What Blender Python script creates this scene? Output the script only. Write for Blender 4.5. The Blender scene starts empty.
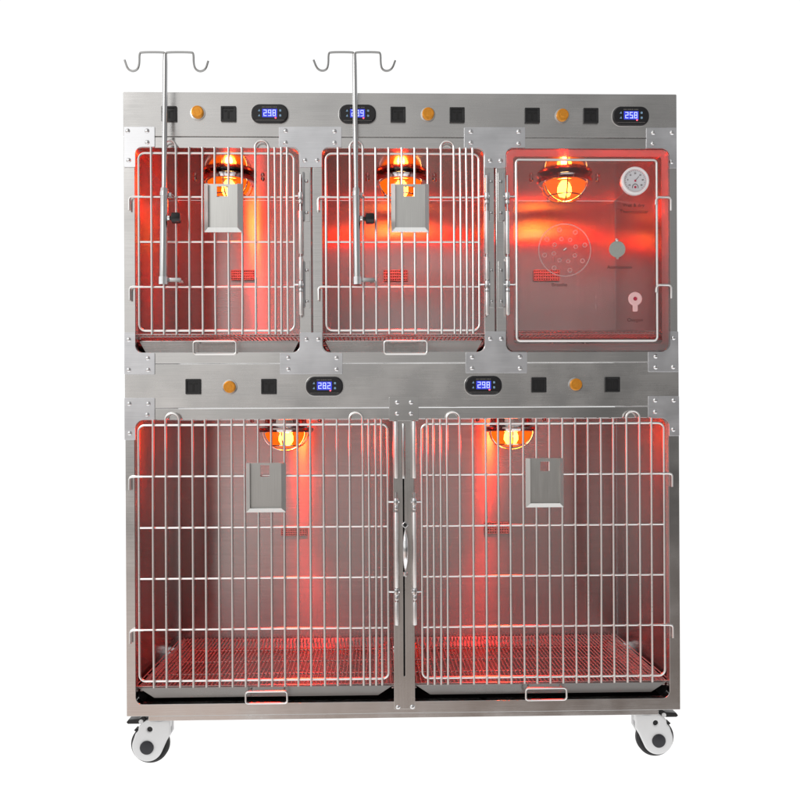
import bpy, bmesh, math, random
from mathutils import Vector, Matrix
random.seed(7)
PI = math.pi
SC = bpy.context.scene
COL = SC.collection

# ------------------------------------------------------------------ camera
DIST, FOC = 2.74, 913.3              # metres to the cage front, focal length in photo pixels
YAW, ROLL = math.radians(1.443), math.radians(0.28)
HORIZON, CAM_Z = 435.0, 0.985
cam = bpy.data.cameras.new("camera")
cam_o = bpy.data.objects.new("camera", cam)
COL.objects.link(cam_o)
cam.sensor_width = 36.0
cam.lens = 36.0 * FOC / 800.0
cam.shift_y = (HORIZON - 400.0) / 800.0
cam.clip_end = 200
cam_o.matrix_world = (Matrix.Translation((0, -DIST, CAM_Z)) @ Matrix.Rotation(-YAW, 4, 'Z')
                      @ Matrix.Rotation(PI / 2, 4, 'X') @ Matrix.Rotation(-ROLL, 4, 'Z'))
SC.camera = cam_o

def at(px, py, y=0.0):
    """measured position in the photograph -> (x, z) on the upright plane at depth y"""
    # principal point is (400, HORIZON); undo the small roll about it
    u, v = px - 400.0, HORIZON - py
    c, s = math.cos(-ROLL), math.sin(-ROLL)
    u, v = (c * u - s * v), (s * u + c * v)
    d = Vector((u / FOC, 1.0, v / FOC))
    cy, sy = math.cos(YAW), math.sin(YAW)
    dx, dy = d.x * cy + d.y * sy, -d.x * sy + d.y * cy
    t = (y + DIST) / dy
    return (dx * t, CAM_Z + d.z * t)
def X(px, y=0.0, py=400): return at(px, py, y)[0]
def Z(py, px=140, y=0.0): return at(px, py, y)[1]
MP = 0.003                            # metres per photo pixel on the front plane

# ------------------------------------------------------------------ materials
def mat(name): 
    m = bpy.data.materials.new(name); m.use_nodes = True
    nt = m.node_tree; nt.nodes.clear()
    o = nt.nodes.new('ShaderNodeOutputMaterial')
    return m, nt, o
def N(nt, t, **kw):
    n = nt.nodes.new(t)
    for k, v in kw.items(): setattr(n, k, v)
    return n
def steel(name, col, rough, aniso=0.0, vertical=False, brush=0.06, bump=0.02, mottle=0.10, streak=(3, 260), big=3.0, wave=0.0, metal=1.0):
    """brushed stainless steel: fine brush lines along one direction, faint smudges"""
    m, nt, o = mat(name)
    p = N(nt, 'ShaderNodeBsdfPrincipled'); nt.links.new(p.outputs[0], o.inputs[0])
    p.inputs['Metallic'].default_value = metal
    uv = N(nt, 'ShaderNodeUVMap')
    mp = N(nt, 'ShaderNodeMapping'); nt.links.new(uv.outputs[0], mp.inputs[0])
    mp.inputs['Scale'].default_value = (streak[0], streak[1], 1) if not vertical else (streak[1], streak[0], 1)
    nz = N(nt, 'ShaderNodeTexNoise'); nt.links.new(mp.outputs[0], nz.inputs['Vector'])
    nz.inputs['Scale'].default_value = 3.0; nz.inputs['Detail'].default_value = 4.0
    tc = N(nt, 'ShaderNodeTexCoord')
    sm = N(nt, 'ShaderNodeTexNoise'); nt.links.new(tc.outputs['Object'], sm.inputs['Vector'])
    sm.inputs['Scale'].default_value = big; sm.inputs['Detail'].default_value = 5.0
    # roughness
    r1 = N(nt, 'ShaderNodeMapRange'); nt.links.new(nz.outputs[0], r1.inputs[0])
    r1.inputs['From Min'].default_value = .25; r1.inputs['From Max'].default_value = .75
    r1.inputs['To Min'].default_value = rough - brush; r1.inputs['To Max'].default_value = rough + brush
    r2 = N(nt, 'ShaderNodeMapRange'); nt.links.new(sm.outputs[0], r2.inputs[0])
    r2.inputs['From Min'].default_value = .3; r2.inputs['From Max'].default_value = .7
    r2.inputs['To Min'].default_value = -mottle * .5; r2.inputs['To Max'].default_value = mottle * .5
    ad = N(nt, 'ShaderNodeMath', operation='ADD', use_clamp=True)
    nt.links.new(r1.outputs[0], ad.inputs[0]); nt.links.new(r2.outputs[0], ad.inputs[1])
    nt.links.new(ad.outputs[0], p.inputs['Roughness'])
    # colour: slight tone change between brush lines and smudges
    mx = N(nt, 'ShaderNodeMixRGB', blend_type='MIX'); 
    mx.inputs[1].default_value = (col[0]*.90, col[1]*.90, col[2]*.90, 1)
    mx.inputs[2].default_value = (min(col[0]*1.08, 1), min(col[1]*1.08, 1), min(col[2]*1.08, 1), 1)
    av = N(nt, 'ShaderNodeMath', operation='ADD'); nt.links.new(nz.outputs[0], av.inputs[0]); nt.links.new(sm.outputs[0], av.inputs[1])
    hv = N(nt, 'ShaderNodeMapRange'); nt.links.new(av.outputs[0], hv.inputs[0])
    hv.inputs['From Min'].default_value = .7; hv.inputs['From Max'].default_value = 1.3
    nt.links.new(hv.outputs[0], mx.inputs[0]); nt.links.new(mx.outputs[0], p.inputs['Base Color'])
    if aniso:
        p.inputs['Anisotropic'].default_value = aniso
        p.inputs['Anisotropic Rotation'].default_value = 0.0 if vertical else 0.25
        tg = N(nt, 'ShaderNodeTangent', direction_type='UV_MAP')
        nt.links.new(tg.outputs[0], p.inputs['Tangent'])
    bp = N(nt, 'ShaderNodeBump'); bp.inputs['Strength'].default_value = bump; bp.inputs['Distance'].default_value = .002
    nt.links.new(nz.outputs[0], bp.inputs['Height'])
    last = bp
    if wave:       # sheet that is not perfectly flat
        wv = N(nt, 'ShaderNodeTexNoise'); nt.links.new(tc.outputs['Object'], wv.inputs['Vector'])
        wv.inputs['Scale'].default_value = 5.5; wv.inputs['Detail'].default_value = 1.0
        b2 = N(nt, 'ShaderNodeBump'); b2.inputs['Strength'].default_value = 1.0; b2.inputs['Distance'].default_value = wave
        nt.links.new(wv.outputs[0], b2.inputs['Height']); nt.links.new(bp.outputs[0], b2.inputs['Normal']); last = b2
    nt.links.new(last.outputs[0], p.inputs['Normal'])
    return m
def plain(name, col, rough=.5, metal=0.0, coat=0.0, emit=None, estr=0.0, vary=.08, scale=30):
    m, nt, o = mat(name)
    p = N(nt, 'ShaderNodeBsdfPrincipled'); nt.links.new(p.outputs[0], o.inputs[0])
    p.inputs['Metallic'].default_value = metal
    p.inputs['Coat Weight'].default_value = coat
    tc = N(nt, 'ShaderNodeTexCoord')
    nz = N(nt, 'ShaderNodeTexNoise'); nt.links.new(tc.outputs['Object'], nz.inputs['Vector']); nz.inputs['Scale'].default_value = scale
    nz.inputs['Detail'].default_value = 4
    mx = N(nt, 'ShaderNodeMixRGB'); nt.links.new(nz.outputs[0], mx.inputs[0])
    mx.inputs[1].default_value = (*[c*(1-vary) for c in col], 1); mx.inputs[2].default_value = (*[min(1, c*(1+vary)) for c in col], 1)
    nt.links.new(mx.outputs[0], p.inputs['Base Color'])
    mr = N(nt, 'ShaderNodeMapRange'); nt.links.new(nz.outputs[0], mr.inputs[0])
    mr.inputs['To Min'].default_value = max(0.02, rough-.06); mr.inputs['To Max'].default_value = min(1, rough+.06)
    nt.links.new(mr.outputs[0], p.inputs['Roughness'])
    if emit:
        p.inputs['Emission Color'].default_value = (*emit, 1); p.inputs['Emission Strength'].default_value = estr
    return m
M = {}
M['panel']  = steel('brushed_steel', (.625, .62, .612), .27, .6, False, .04, .010, .20, big=7, wave=.0008)
M['frame']  = steel('frame_steel', (.65, .64, .63), .18, .4, False, .03, .008, .20, big=6, wave=.0016)
M['post']   = steel('post_steel', (.58, .565, .55), .28, .5, True, .03, .006, .12, streak=(1.2, 160), big=5, wave=.0006)
M['wall_streak'] = steel('wall_steel_horizontal_grain', (.57, .545, .54), .25, .95, False, .012, .0004, .05, streak=(1.4, 60), wave=.0008, metal=.92)
M['wall_band']   = steel('wall_steel_vertical_grain', (.57, .545, .54), .25, .95, True, .012, .0004, .05, streak=(1.4, 60), wave=.0018, metal=.92)
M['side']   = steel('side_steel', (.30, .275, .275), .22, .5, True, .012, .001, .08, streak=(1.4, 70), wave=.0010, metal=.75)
M['ceil']   = steel('polished_ceiling_steel', (.62, .60, .59), .10, .3, False, .03, .01, .05)
M['plate']  = steel('zinc_plate', (.70, .71, .735), .38, 0, False, .05, .01, .12, big=14)
M['tray']   = steel('tray_steel', (.50, .49, .485), .30, .4, False, .06, .01, .16, big=9, wave=.0008, metal=.5)
M['holder'] = steel('holder_steel', (.66, .66, .64), .34, .5, True, .05, .02, .08)
M['wire']   = steel('wire_steel', (.86, .845, .83), .32, 0, False, .05, .0, .06)
M['tube']   = steel('tube_steel', (.62, .62, .62), .22, 0, True, .05, .0, .06)
M['hook']   = steel('hook_steel', (.36, .36, .355), .22, 0, False, .05, .0, .06)
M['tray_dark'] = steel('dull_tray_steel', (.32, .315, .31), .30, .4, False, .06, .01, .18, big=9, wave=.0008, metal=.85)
M['chrome'] = steel('chrome', (.82, .82, .83), .08, 0, False, .02, .0, .03)
M['hinge']  = steel('satin_sleeve', (.88, .87, .86), .38, 0, False, .05, .0, .06)
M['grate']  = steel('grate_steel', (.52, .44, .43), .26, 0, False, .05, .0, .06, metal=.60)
M['screw']  = steel('screw_steel', (.74, .74, .75), .09, 0, False, .03, .0, .04)
M['dark']   = plain('dark_recess', (.012, .012, .013), .7)  # near black, also stands for the shade inside gaps
M['black']  = plain('black_plastic', (.010, .010, .011), .36)
M['gloss']  = plain('black_gloss_plastic', (.010, .010, .012), .22)
M['slot']   = plain('socket_slot_black', (.003, .003, .003), .6)
M['rubber'] = plain('black_rubber', (.010, .010, .011), .6)
M['white']  = plain('white_plastic', (.78, .785, .79), .35, vary=.03)
M['grey']   = plain('grey_plastic', (.30, .31, .32), .4)
M['knob']   = plain('amber_anodised', (.80, .33, .035), .30, metal=.55, vary=.2, scale=160)
M['hub']    = plain('dark_hub_cap', (.018, .019, .024), .3)
M['screen'] = plain('blue_screen', (.01, .015, .10), .25, emit=(.05, .07, .9), estr=.75)
M['digit']  = plain('lit_digit', (.5, .55, .8), .4, emit=(.42, .50, 1.0), estr=1.0)
M['button'] = plain('pale_blue_print', (.22, .38, .55), .4)
M['print']  = plain('grey_print', (.18, .17, .16), .5)
M['led']    = plain('red_indicator', (.6, .02, .03), .3, emit=(1.0, .12, .18), estr=1.6)
M['ink']    = plain('dark_lettering', (.055, .022, .022), .6)
M['dial']   = plain('dial_paper', (.62, .62, .65), .5, vary=.03)
M['dialrim'] = plain('dial_rim', (.82, .80, .81), .3, vary=.02)
M['cap']    = plain('grey_cap', (.34, .36, .33), .45, vary=.12, scale=300)
M['pink']   = plain('translucent_pink_plastic', (.82, .50, .50), .35, vary=.04)
M['needle'] = plain('red_needle', (.45, .02, .06), .5)
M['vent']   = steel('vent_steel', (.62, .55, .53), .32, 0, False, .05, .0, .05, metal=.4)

def acrylic(name, tint, haze, rough):
    m, nt, o = mat(name)
    tr = N(nt, 'ShaderNodeBsdfTransparent'); tr.inputs[0].default_value = (*tint, 1)
    gl = N(nt, 'ShaderNodeBsdfGlossy'); gl.inputs['Roughness'].default_value = rough
    fr = N(nt, 'ShaderNodeFresnel'); fr.inputs[0].default_value = 1.45
    tl = N(nt, 'ShaderNodeBsdfTranslucent'); tl.inputs[0].default_value = (.9, .86, .86, 1)
    df = N(nt, 'ShaderNodeBsdfDiffuse'); df.inputs[0].default_value = (.8, .78, .78, 1)
    m0 = N(nt, 'ShaderNodeMixShader'); m0.inputs[0].default_value = .4
    nt.links.new(tl.outputs[0], m0.inputs[1]); nt.links.new(df.outputs[0], m0.inputs[2])
    m1 = N(nt, 'ShaderNodeMixShader'); m1.inputs[0].default_value = haze
    nt.links.new(tr.outputs[0], m1.inputs[1]); nt.links.new(m0.outputs[0], m1.inputs[2])
    m2 = N(nt, 'ShaderNodeMixShader'); nt.links.new(fr.outputs[0], m2.inputs[0])
    nt.links.new(m1.outputs[0], m2.inputs[1]); nt.links.new(gl.outputs[0], m2.inputs[2])
    nt.links.new(m2.outputs[0], o.inputs[0])
    return m
M['acrylic'] = acrylic('clear_acrylic', (.97, .965, .965), .02, .03)
M['gasket']  = acrylic('milky_seal', (.95, .90, .90), .50, .2)
M['edge']    = acrylic('acrylic_edge', (.80, .76, .76), .85, .1)
def lampglass():
    m, nt, o = mat('amber_lamp_glass')
    tr = N(nt, 'ShaderNodeBsdfTransparent'); tr.inputs[0].default_value = (1.0, .50, .14, 1)
    em = N(nt, 'ShaderNodeEmission'); em.inputs[0].default_value = (1.0, .15, .008, 1); em.inputs[1].default_value = 1.7
    gl = N(nt, 'ShaderNodeBsdfGlossy'); gl.inputs['Roughness'].default_value = .08
    a = N(nt, 'ShaderNodeMixShader'); a.inputs[0].default_value = .55
    nt.links.new(tr.outputs[0], a.inputs[1]); nt.links.new(em.outputs[0], a.inputs[2])
    b = N(nt, 'ShaderNodeMixShader'); b.inputs[0].default_value = .06
    nt.links.new(a.outputs[0], b.inputs[1]); nt.links.new(gl.outputs[0], b.inputs[2])
    nt.links.new(b.outputs[0], o.inputs[0]); return m
M['lampglass'] = lampglass()
def bulbglass():
    m, nt, o = mat('glowing_bulb')
    tr = N(nt, 'ShaderNodeBsdfTransparent'); tr.inputs[0].default_value = (1, .9, .8, 1)
    em = N(nt, 'ShaderNodeEmission'); em.inputs[0].default_value = (1.0, .70, .26, 1); em.inputs[1].default_value = 42.0
    a = N(nt, 'ShaderNodeMixShader'); a.inputs[0].default_value = .45
    nt.links.new(tr.outputs[0], a.inputs[1]); nt.links.new(em.outputs[0], a.inputs[2]); nt.links.new(a.outputs[0], o.inputs[0]); return m
M['filament'] = bulbglass()
def backlit():
    m, nt, o = mat('white_shadowless_sheet')
    t = N(nt, 'ShaderNodeBsdfTranslucent'); t.inputs[0].default_value = (.99, .99, .99, 1)  # passes the added light from below, so no shadow falls on it
    nt.links.new(t.outputs[0], o.inputs[0]); return m
M['floor'] = backlit()

# ------------------------------------------------------------------ mesh builder
class MB:
    def __init__(s): s.bm = bmesh.new(); s.flat = False
    def box(s, x0, x1, y0, y1, z0, z1, bev=0.0):
        t = bmesh.new()
        bmesh.ops.create_cube(t, size=1)
        for v in t.verts:
            v.co = Vector(((x0+x1)/2 + v.co.x*(x1-x0), (y0+y1)/2 + v.co.y*(y1-y0), (z0+z1)/2 + v.co.z*(z1-z0)))
        if bev: bmesh.ops.bevel(t, geom=t.edges[:], offset=bev, segments=2, affect='EDGES', profile=.6)
        s.merge(t); return s
    def merge(s, t):
        me = bpy.data.meshes.new('tmp'); t.to_mesh(me); t.free(); s.bm.from_mesh(me); bpy.data.meshes.remove(me)
    def tube(s, pts, r, n=8, closed=False):
        pts = [Vector(p) for p in pts]
        k = len(pts); rings = []
        up = None
        for i, p in enumerate(pts):
            if closed: d = (pts[(i+1) % k] - pts[i-1])
            elif i == 0: d = pts[1]-pts[0]
            elif i == k-1: d = pts[-1]-pts[-2]
            else: d = (pts[i+1]-p).normalized() + (p-pts[i-1]).normalized()
            d.normalize()
            if up is None:
                up = Vector((0, 1, 0)) if abs(d.y) < .9 else Vector((1, 0, 0))
            a = (up - d*up.dot(d)).normalized(); up = a
            b = d.cross(a)
            rr = r[i] if isinstance(r, (list, tuple)) else r
            rings.append([s.bm.verts.new(p + a*math.cos(2*PI*j/n)*rr + b*math.sin(2*PI*j/n)*rr) for j in range(n)])
        m = k if closed else k-1
        for i in range(m):
            A, B = rings[i], rings[(i+1) % k]
            for j in range(n): s.bm.faces.new((A[j], A[(j+1) % n], B[(j+1) % n], B[j]))
        if not closed:
            s.bm.faces.new(rings[0][::-1]); s.bm.faces.new(rings[-1])
        return s
    def lathe(s, prof, c, axis='Z', n=32, cap=True):
        """prof: list of (radius, offset along axis)"""
        c = Vector(c); rings = []
        def P(r, h, a):
            if axis == 'Z': return c + Vector((r*math.cos(a), r*math.sin(a), h))
            if axis == 'Y': return c + Vector((r*math.cos(a), h, r*math.sin(a)))
            return c + Vector((h, r*math.cos(a), r*math.sin(a)))
        for r, h in prof:
            if r < 1e-6: rings.append([s.bm.verts.new(P(0, h, 0))])
            else: rings.append([s.bm.verts.new(P(r, h, 2*PI*j/n)) for j in range(n)])
        for A, B in zip(rings, rings[1:]):
            for j in range(n):
                j2 = (j+1) % n
                if len(A) == 1 and len(B) == 1: continue
                if len(A) == 1: s.bm.faces.new((A[0], B[j2], B[j]))
                elif len(B) == 1: s.bm.faces.new((A[j], A[j2], B[0]))
                else: s.bm.faces.new((A[j], A[j2], B[j2], B[j]))
        if cap:
            for R_ in (rings[0], rings[-1]):
                if len(R_) > 2: s.bm.faces.new(R_)
        return s
    def quad(s, a, b, c, d):
        s.bm.faces.new([s.bm.verts.new(v) for v in (a, b, c, d)]); return s
    def plate(s, loops, y0, y1, bev=.0007, holes_round=None):
        """upright plate: loops of (x, z), first the outline and then the holes; front at y0, back at y1"""
        s.flat = True
        cu = bpy.data.curves.new('tmp', 'CURVE'); cu.dimensions = '2D'; cu.fill_mode = 'BOTH'
        h = (y1 - y0)/2
        bev = min(bev, h*.9)
        cu.extrude = h - bev; cu.bevel_depth = bev; cu.bevel_resolution = 1; cu.offset = -bev
        for lp in loops:
            sp = cu.splines.new('POLY'); sp.points.add(len(lp)-1); sp.use_cyclic_u = True
            for q, (x, z) in zip(sp.points, lp): q.co = (x, z, 0, 1)
        ob = bpy.data.objects.new('tmp', cu); COL.objects.link(ob)
        me = bpy.data.meshes.new_from_object(ob.evaluated_get(bpy.context.evaluated_depsgraph_get()))
        bpy.data.objects.remove(ob); bpy.data.curves.remove(cu)
        yc = (y0+y1)/2
        for v in me.vertices: v.co = Vector((v.co.x, yc - v.co.z, v.co.y))
        me.flip_normals() if False else None
        s.bm.from_mesh(me); bpy.data.meshes.remove(me)
        return s
    def build(s, name, material, parent=None, smooth=35):
        bm = s.bm
        bmesh.ops.remove_doubles(bm, verts=bm.verts, dist=1e-6)
        bmesh.ops.recalc_face_normals(bm, faces=bm.faces)
        uvl = bm.loops.layers.uv.verify()
        for f in bm.faces:
            nx, ny, nz = (abs(f.normal.x), abs(f.normal.y), abs(f.normal.z))
            for l in f.loops:
                c = l.vert.co
                if ny >= nx and ny >= nz: l[uvl].uv = (c.x, c.z)
                elif nx >= nz: l[uvl].uv = (c.y, c.z)
                else: l[uvl].uv = (c.x, c.y)
        me = bpy.data.meshes.new(name); bm.to_mesh(me); bm.free()
        me.materials.append(material)
        if smooth:
            for p in me.polygons: p.use_smooth = True
            me.set_sharp_from_angle(angle=math.radians(16 if s.flat else smooth))
        o = bpy.data.objects.new(name, me); COL.objects.link(o)
        if parent: attach(o, parent)
        return o
def attach(o, parent):
    o.parent = parent
    t = Vector((0, 0, 0)); q = parent
    while q: t += q.location; q = q.parent
    # geometry is written in world metres: bring it into the parent's space
    if o.type == 'MESH' : o.data.transform(Matrix.Translation(-t))
def thing(name, label, cat, loc, group=None):
    o = bpy.data.objects.new(name, None); COL.objects.link(o); o.location = loc; o.empty_display_size = .05
    o['label'] = label; o['category'] = cat
    if group: o['group'] = group
    return o
def rounded(pts, default=0.0, n=6):
    """pts: (x, z) or (x, z, r) -> loop with rounded corners, outward and inward alike"""
    out = []; k = len(pts)
    for i, p in enumerate(pts):
        r = p[2] if len(p) > 2 else default
        b = Vector(p[:2])
        if r <= 0: out.append((b.x, b.y)); continue
        a, c = Vector(pts[i-1][:2]), Vector(pts[(i+1) % k][:2])
        u, v = (a-b).normalized(), (c-b).normalized()
        ang = u.angle(v); t = min(r/math.tan(ang/2), (a-b).length*.49, (c-b).length*.49)
        r2 = t*math.tan(ang/2)
        ce = b + (u+v).normalized()*(r2/math.sin(ang/2))
        s0, s1 = b+u*t-ce, b+v*t-ce
        a0 = math.atan2(s0.y, s0.x); a1 = math.atan2(s1.y, s1.x)
        da = (a1-a0+PI) % (2*PI) - PI
        for j in range(n+1):
            w = a0+da*j/n; out.append((ce.x+math.cos(w)*r2, ce.y+math.sin(w)*r2))
    return out
def rrect(x0, x1, z0, z1, r, n=6): return rounded([(x0, z0), (x1, z0), (x1, z1), (x0, z1)], r, n)
def circle(cx, cz, r, n=28): return [(cx+r*math.cos(2*PI*i/n), cz+r*math.sin(2*PI*i/n)) for i in range(n)]
def at3(loop, y): return [Vector((a, y, b)) for a, b in loop]
def text_mesh(txt, size, cx, cz, y, name, material, parent, depth=.0003):
    cu = bpy.data.curves.new('tmp', 'FONT'); cu.body = txt; cu.size = size; cu.extrude = depth; cu.align_x = 'CENTER'; cu.align_y = 'CENTER'
    ob = bpy.data.objects.new('tmp', cu); COL.objects.link(ob)
    me = bpy.data.meshes.new_from_object(ob.evaluated_get(bpy.context.evaluated_depsgraph_get()))
    bpy.data.objects.remove(ob); bpy.data.curves.remove(cu)
    m = MB(); m.bm.from_mesh(me); bpy.data.meshes.remove(me)
    for v in m.bm.verts: v.co = Vector((cx+v.co.x, y-v.co.z, cz+v.co.y))
    return m.build(name, material, parent, 0)

# ------------------------------------------------------------------ main levels and edges (metres)
XL, XR = X(124.2, py=300), X(677.5, py=300)
Z_TOP, Z_SEAM1, Z_OT, Z_OB, Z_SEAM2, Z_SEAM3, Z_LT, Z_LB, Z_POST, Z_BASE = [Z(v) for v in (92, 136.6, 147.8, 352.6, 364, 408.6, 420, 704.6, 716.5, 721.7)]
DEPTH = .70
TH = .0015
UP = [(X(135.2, py=250), X(299.3, py=250)), (X(322.4, py=250), X(484.2, py=250)), (X(506.2, py=250), X(668, py=250))]
LO = [(X(135.2, py=560), X(393.4, py=560)), (X(414.4, py=560), X(669, py=560))]
SPLIT = [X(312, py=250), X(495.3, py=250)]
MID = (LO[0][1]+LO[1][0])/2
Z_CEIL_U = Z(140.0)
Z_CEIL_L = Z(416.5)
Z_FLOOR_U = Z(339.0)
Z_FLOOR_L = Z(690.0)

bank = thing('pet_cage_bank', 'stainless steel bank of five heat lit pet cages, three above two, on casters', 'pet cage', ((XL+XR)/2, 0, 0))

# ------------------------------------------------------------------ shell
def shell():
    sx0, sx1 = XL+.001, XR-.001
    for a, b in ((sx0, sx0+.004), (sx1-.004, sx1)):
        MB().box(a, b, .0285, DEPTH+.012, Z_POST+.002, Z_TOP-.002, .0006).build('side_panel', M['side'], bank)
    MB().box(sx0+.0045, sx1-.0045, .004, DEPTH+.012, Z_TOP-.006, Z_TOP-.0022, .0006).build('top_panel', M['panel'], bank)
    MB().box(sx0+.0045, sx1-.0045, .032, DEPTH+.010, Z_POST+.004, Z_POST+.012, .0006).build('base_panel', M['panel'], bank)
    # deck between the two rows (ceiling of the lower cages and plinth of the upper ones)
    cells = [(sx0+.0042, SPLIT[0]-.002, 0), (SPLIT[0]+.002, SPLIT[1]-.002, 0), (SPLIT[1]+.002, sx1-.0042, 0),
             (sx0+.0042, MID-.003, 1), (MID+.003, sx1-.0042, 1)]
    for i, (a, b, low) in enumerate(cells):
        z0 = (Z_LB+.004) if low else Z_OB+.002
        z1 = Z_CEIL_L if low else Z_CEIL_U
        mw = M['wall_band'] if i in (1, 2) else M['wall_streak']
        MB().box(a, b, DEPTH, DEPTH+.003, z0, z1, 0).build('back_wall', mw, bank)
        MB().box(a, b, .031, DEPTH-.001, z1+.0005, z1+.003, 0).build('ceiling_panel', M['ceil'], bank)
        if not low:
            MB().box(a, b, .031, DEPTH-.001, z0-.004, z0-.001, 0).build('deck_panel', M['panel'], bank)
    for x in SPLIT:
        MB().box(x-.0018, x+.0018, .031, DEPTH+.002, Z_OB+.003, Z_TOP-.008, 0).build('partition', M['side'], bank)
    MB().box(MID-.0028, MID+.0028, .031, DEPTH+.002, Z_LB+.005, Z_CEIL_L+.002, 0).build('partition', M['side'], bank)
shell()

# ------------------------------------------------------------------ face frames
R = .022
def face(outer, hole, name, mtl, y0=0.0, y1=.030):
    MB().plate([outer, hole], y0, y1, .0012).build(name, mtl, bank)
g = .0012
xs = [XL, SPLIT[0], SPLIT[1], XR]
for i in range(3):
    a = xs[i] + (0 if i == 0 else g*2.2); b = xs[i+1] - (0 if i == 2 else g*2.2)
    z1, z0 = Z_SEAM1-g, Z_SEAM2+g
    face(rrect(a, b, z0, z1, .002, 3), rrect(UP[i][0], UP[i][1], Z_OB, Z_OT, R), 'door_surround', M['frame'])
zb = Z_POST
# lower surround: rails and outer posts in one frame, open over both lower cages
face(rrect(XL+.001, XR+.003, zb, Z_SEAM3-g, .002, 3), rrect(LO[0][0], LO[1][1], Z_LB, Z_LT, R), 'door_surround', M['frame'])
MB().plate([rrect(X(148, py=718), X(659, py=712), Z_BASE, zb-.001, .001, 2)], .004, .045, .001).build('base_rail', M['frame'], bank)
MB().box(X(148, py=718), X(659, py=712), .046, DEPTH, zb-.012, zb-.002, .001).build('base_rail', M['frame'], bank)
# centre post between the lower doors
mz0, mz1 = Z(709, 400), Z(397.5, 400)
slot = [rrect(MID-.0022, MID+.0022, Z(676, 404), Z(424, 404), .002, 3)]
MB().plate([rrect(LO[0][1], LO[1][0], mz0, mz1, .003, 3)] + slot, -.0032, .012, .0012).build('centre_post', M['post'], bank)
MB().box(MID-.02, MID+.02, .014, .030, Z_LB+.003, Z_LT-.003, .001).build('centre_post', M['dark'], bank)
def screws(pxs, y, parent, r=.0072):
    for px, py in pxs:
        x, z = at(px, py)
        s = MB().lathe([(r, .0022), (r, -.0002), (r*.86, -.0016), (r*.5, -.0031), (r*.24, -.0034)], (x, y, z), 'Y', 16)
        s = s.build('screw', M['screw'], parent)
cp = MB().plate([rounded([(*at(389, 421), .002), (*at(418.5, 421), .002), (*at(418.5, 397), .003), (*at(389, 397), .003)])], -.0062, -.0034, .0006).build('corner_plate', M['frame'], bank)
screws([(397.2, 402.4), (411, 402.4), (397.2, 413.6), (411, 413.6)], -.0062, cp)
post_screw = [o for o in bank.children if o.name.startswith('centre_post')][0]
screws([(398, 706.8), (412.3, 706.6)], -.0032, post_screw)

# ------------------------------------------------------------------ control panels
def panel(z0, z1, x0, x1):
    return MB().plate([rrect(x0, x1, z0, z1, .003, 3)], -.0006, .028, .0010).build('control_panel', M['panel'], bank)
panel(Z_SEAM1+g, Z_TOP, XL-.0005, XR)
panel(Z_SEAM3+g, Z_SEAM2-g, XL+.0005, XR+.0025)

# ------------------------------------------------------------------ corner plates
r7 = .021
def corner(pts, sc):
    lp = rounded([(*at(p[0], p[1]), p[2] if len(p) > 2 else .0025) for p in pts])
    o = MB().plate([lp], -.0034, .0008, .0007).build('corner_plate', M['plate'], bank)
    screws(sc, -.0034, o)
corner([(124.2,127),(155,127),(155,147.2),(135.6,147.2,r7),(135.6,167.5),(124.2,167.5)], [(128,131.2),(147.3,131.2),(147.5,142.7),(129,160.6)])
corner([(279,127),(341.5,127),(341.5,147.6),(322.0,147.6,r7),(322.0,167.5),(299.8,167.5),(299.8,147.6,r7),(279,147.6)],
       [(285.6,131.2),(285.6,143),(334.5,131.7),(334.5,143),(305,160.6),(317,160.6)])
corner([(464,127.5),(525,127.5),(525,148.2),(505.8,148.2,r7),(505.8,168),(484.6,168),(484.6,148.2,r7),(464,148.2)],
       [(470.7,132),(470.7,143),(490,161),(500.4,161),(518.5,132),(518.5,144)])
corner([(646,128),(676.3,128),(676.5,168.5),(667.6,168.5),(667.6,148.8,r7),(646,148.8)], [(653,133),(671.7,133),(652.7,144),(671.2,162)])
corner([(124.6,332.5),(135.6,332.5),(135.6,353,r7),(155,353),(155,374.5),(124.6,374.5)], [(129,339.7),(148,358.4),(129,370),(148.4,370)])
corner([(280,353),(299.8,353,r7),(299.8,332.5),(322.2,332.5),(322.2,352.8,r7),(342.5,352.8),(342.5,374),(280,374.3)],
       [(306.5,339.5),(318.2,339.5),(288.3,358),(336.5,358),(288.3,369.5),(336.5,369.5)])
corner([(465.5,352.2),(484.8,352.2,r7),(484.8,331.5),(505.8,331.5),(505.8,351.8,r7),(527,351.8),(527,373),(465.5,373.2)],
       [(490,338.8),(501,338.8),(519.8,356.8),(519.8,368.3),(472,357.3),(472,368.3)])
corner([(648,351.6),(668,351.6,r7),(668,331.5),(678,331.5),(678.3,372),(648,372)], [(673.2,337.9),(655.4,356.4),(655.4,367.3),(673,367)])
corner([(124.6,398),(155,398),(155,420),(135.6,420,.024),(135.8,440),(124.8,440)], [(129.5,403.8),(148.5,403.8),(147.5,414.8),(130,433.3)])
corner([(648,396),(678.8,396),(679,436),(668.8,436),(668.8,418.2,.024),(648,418.2)], [(655,400.3),(673.5,400.3),(655,411.8),(673,429.5)])

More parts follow.
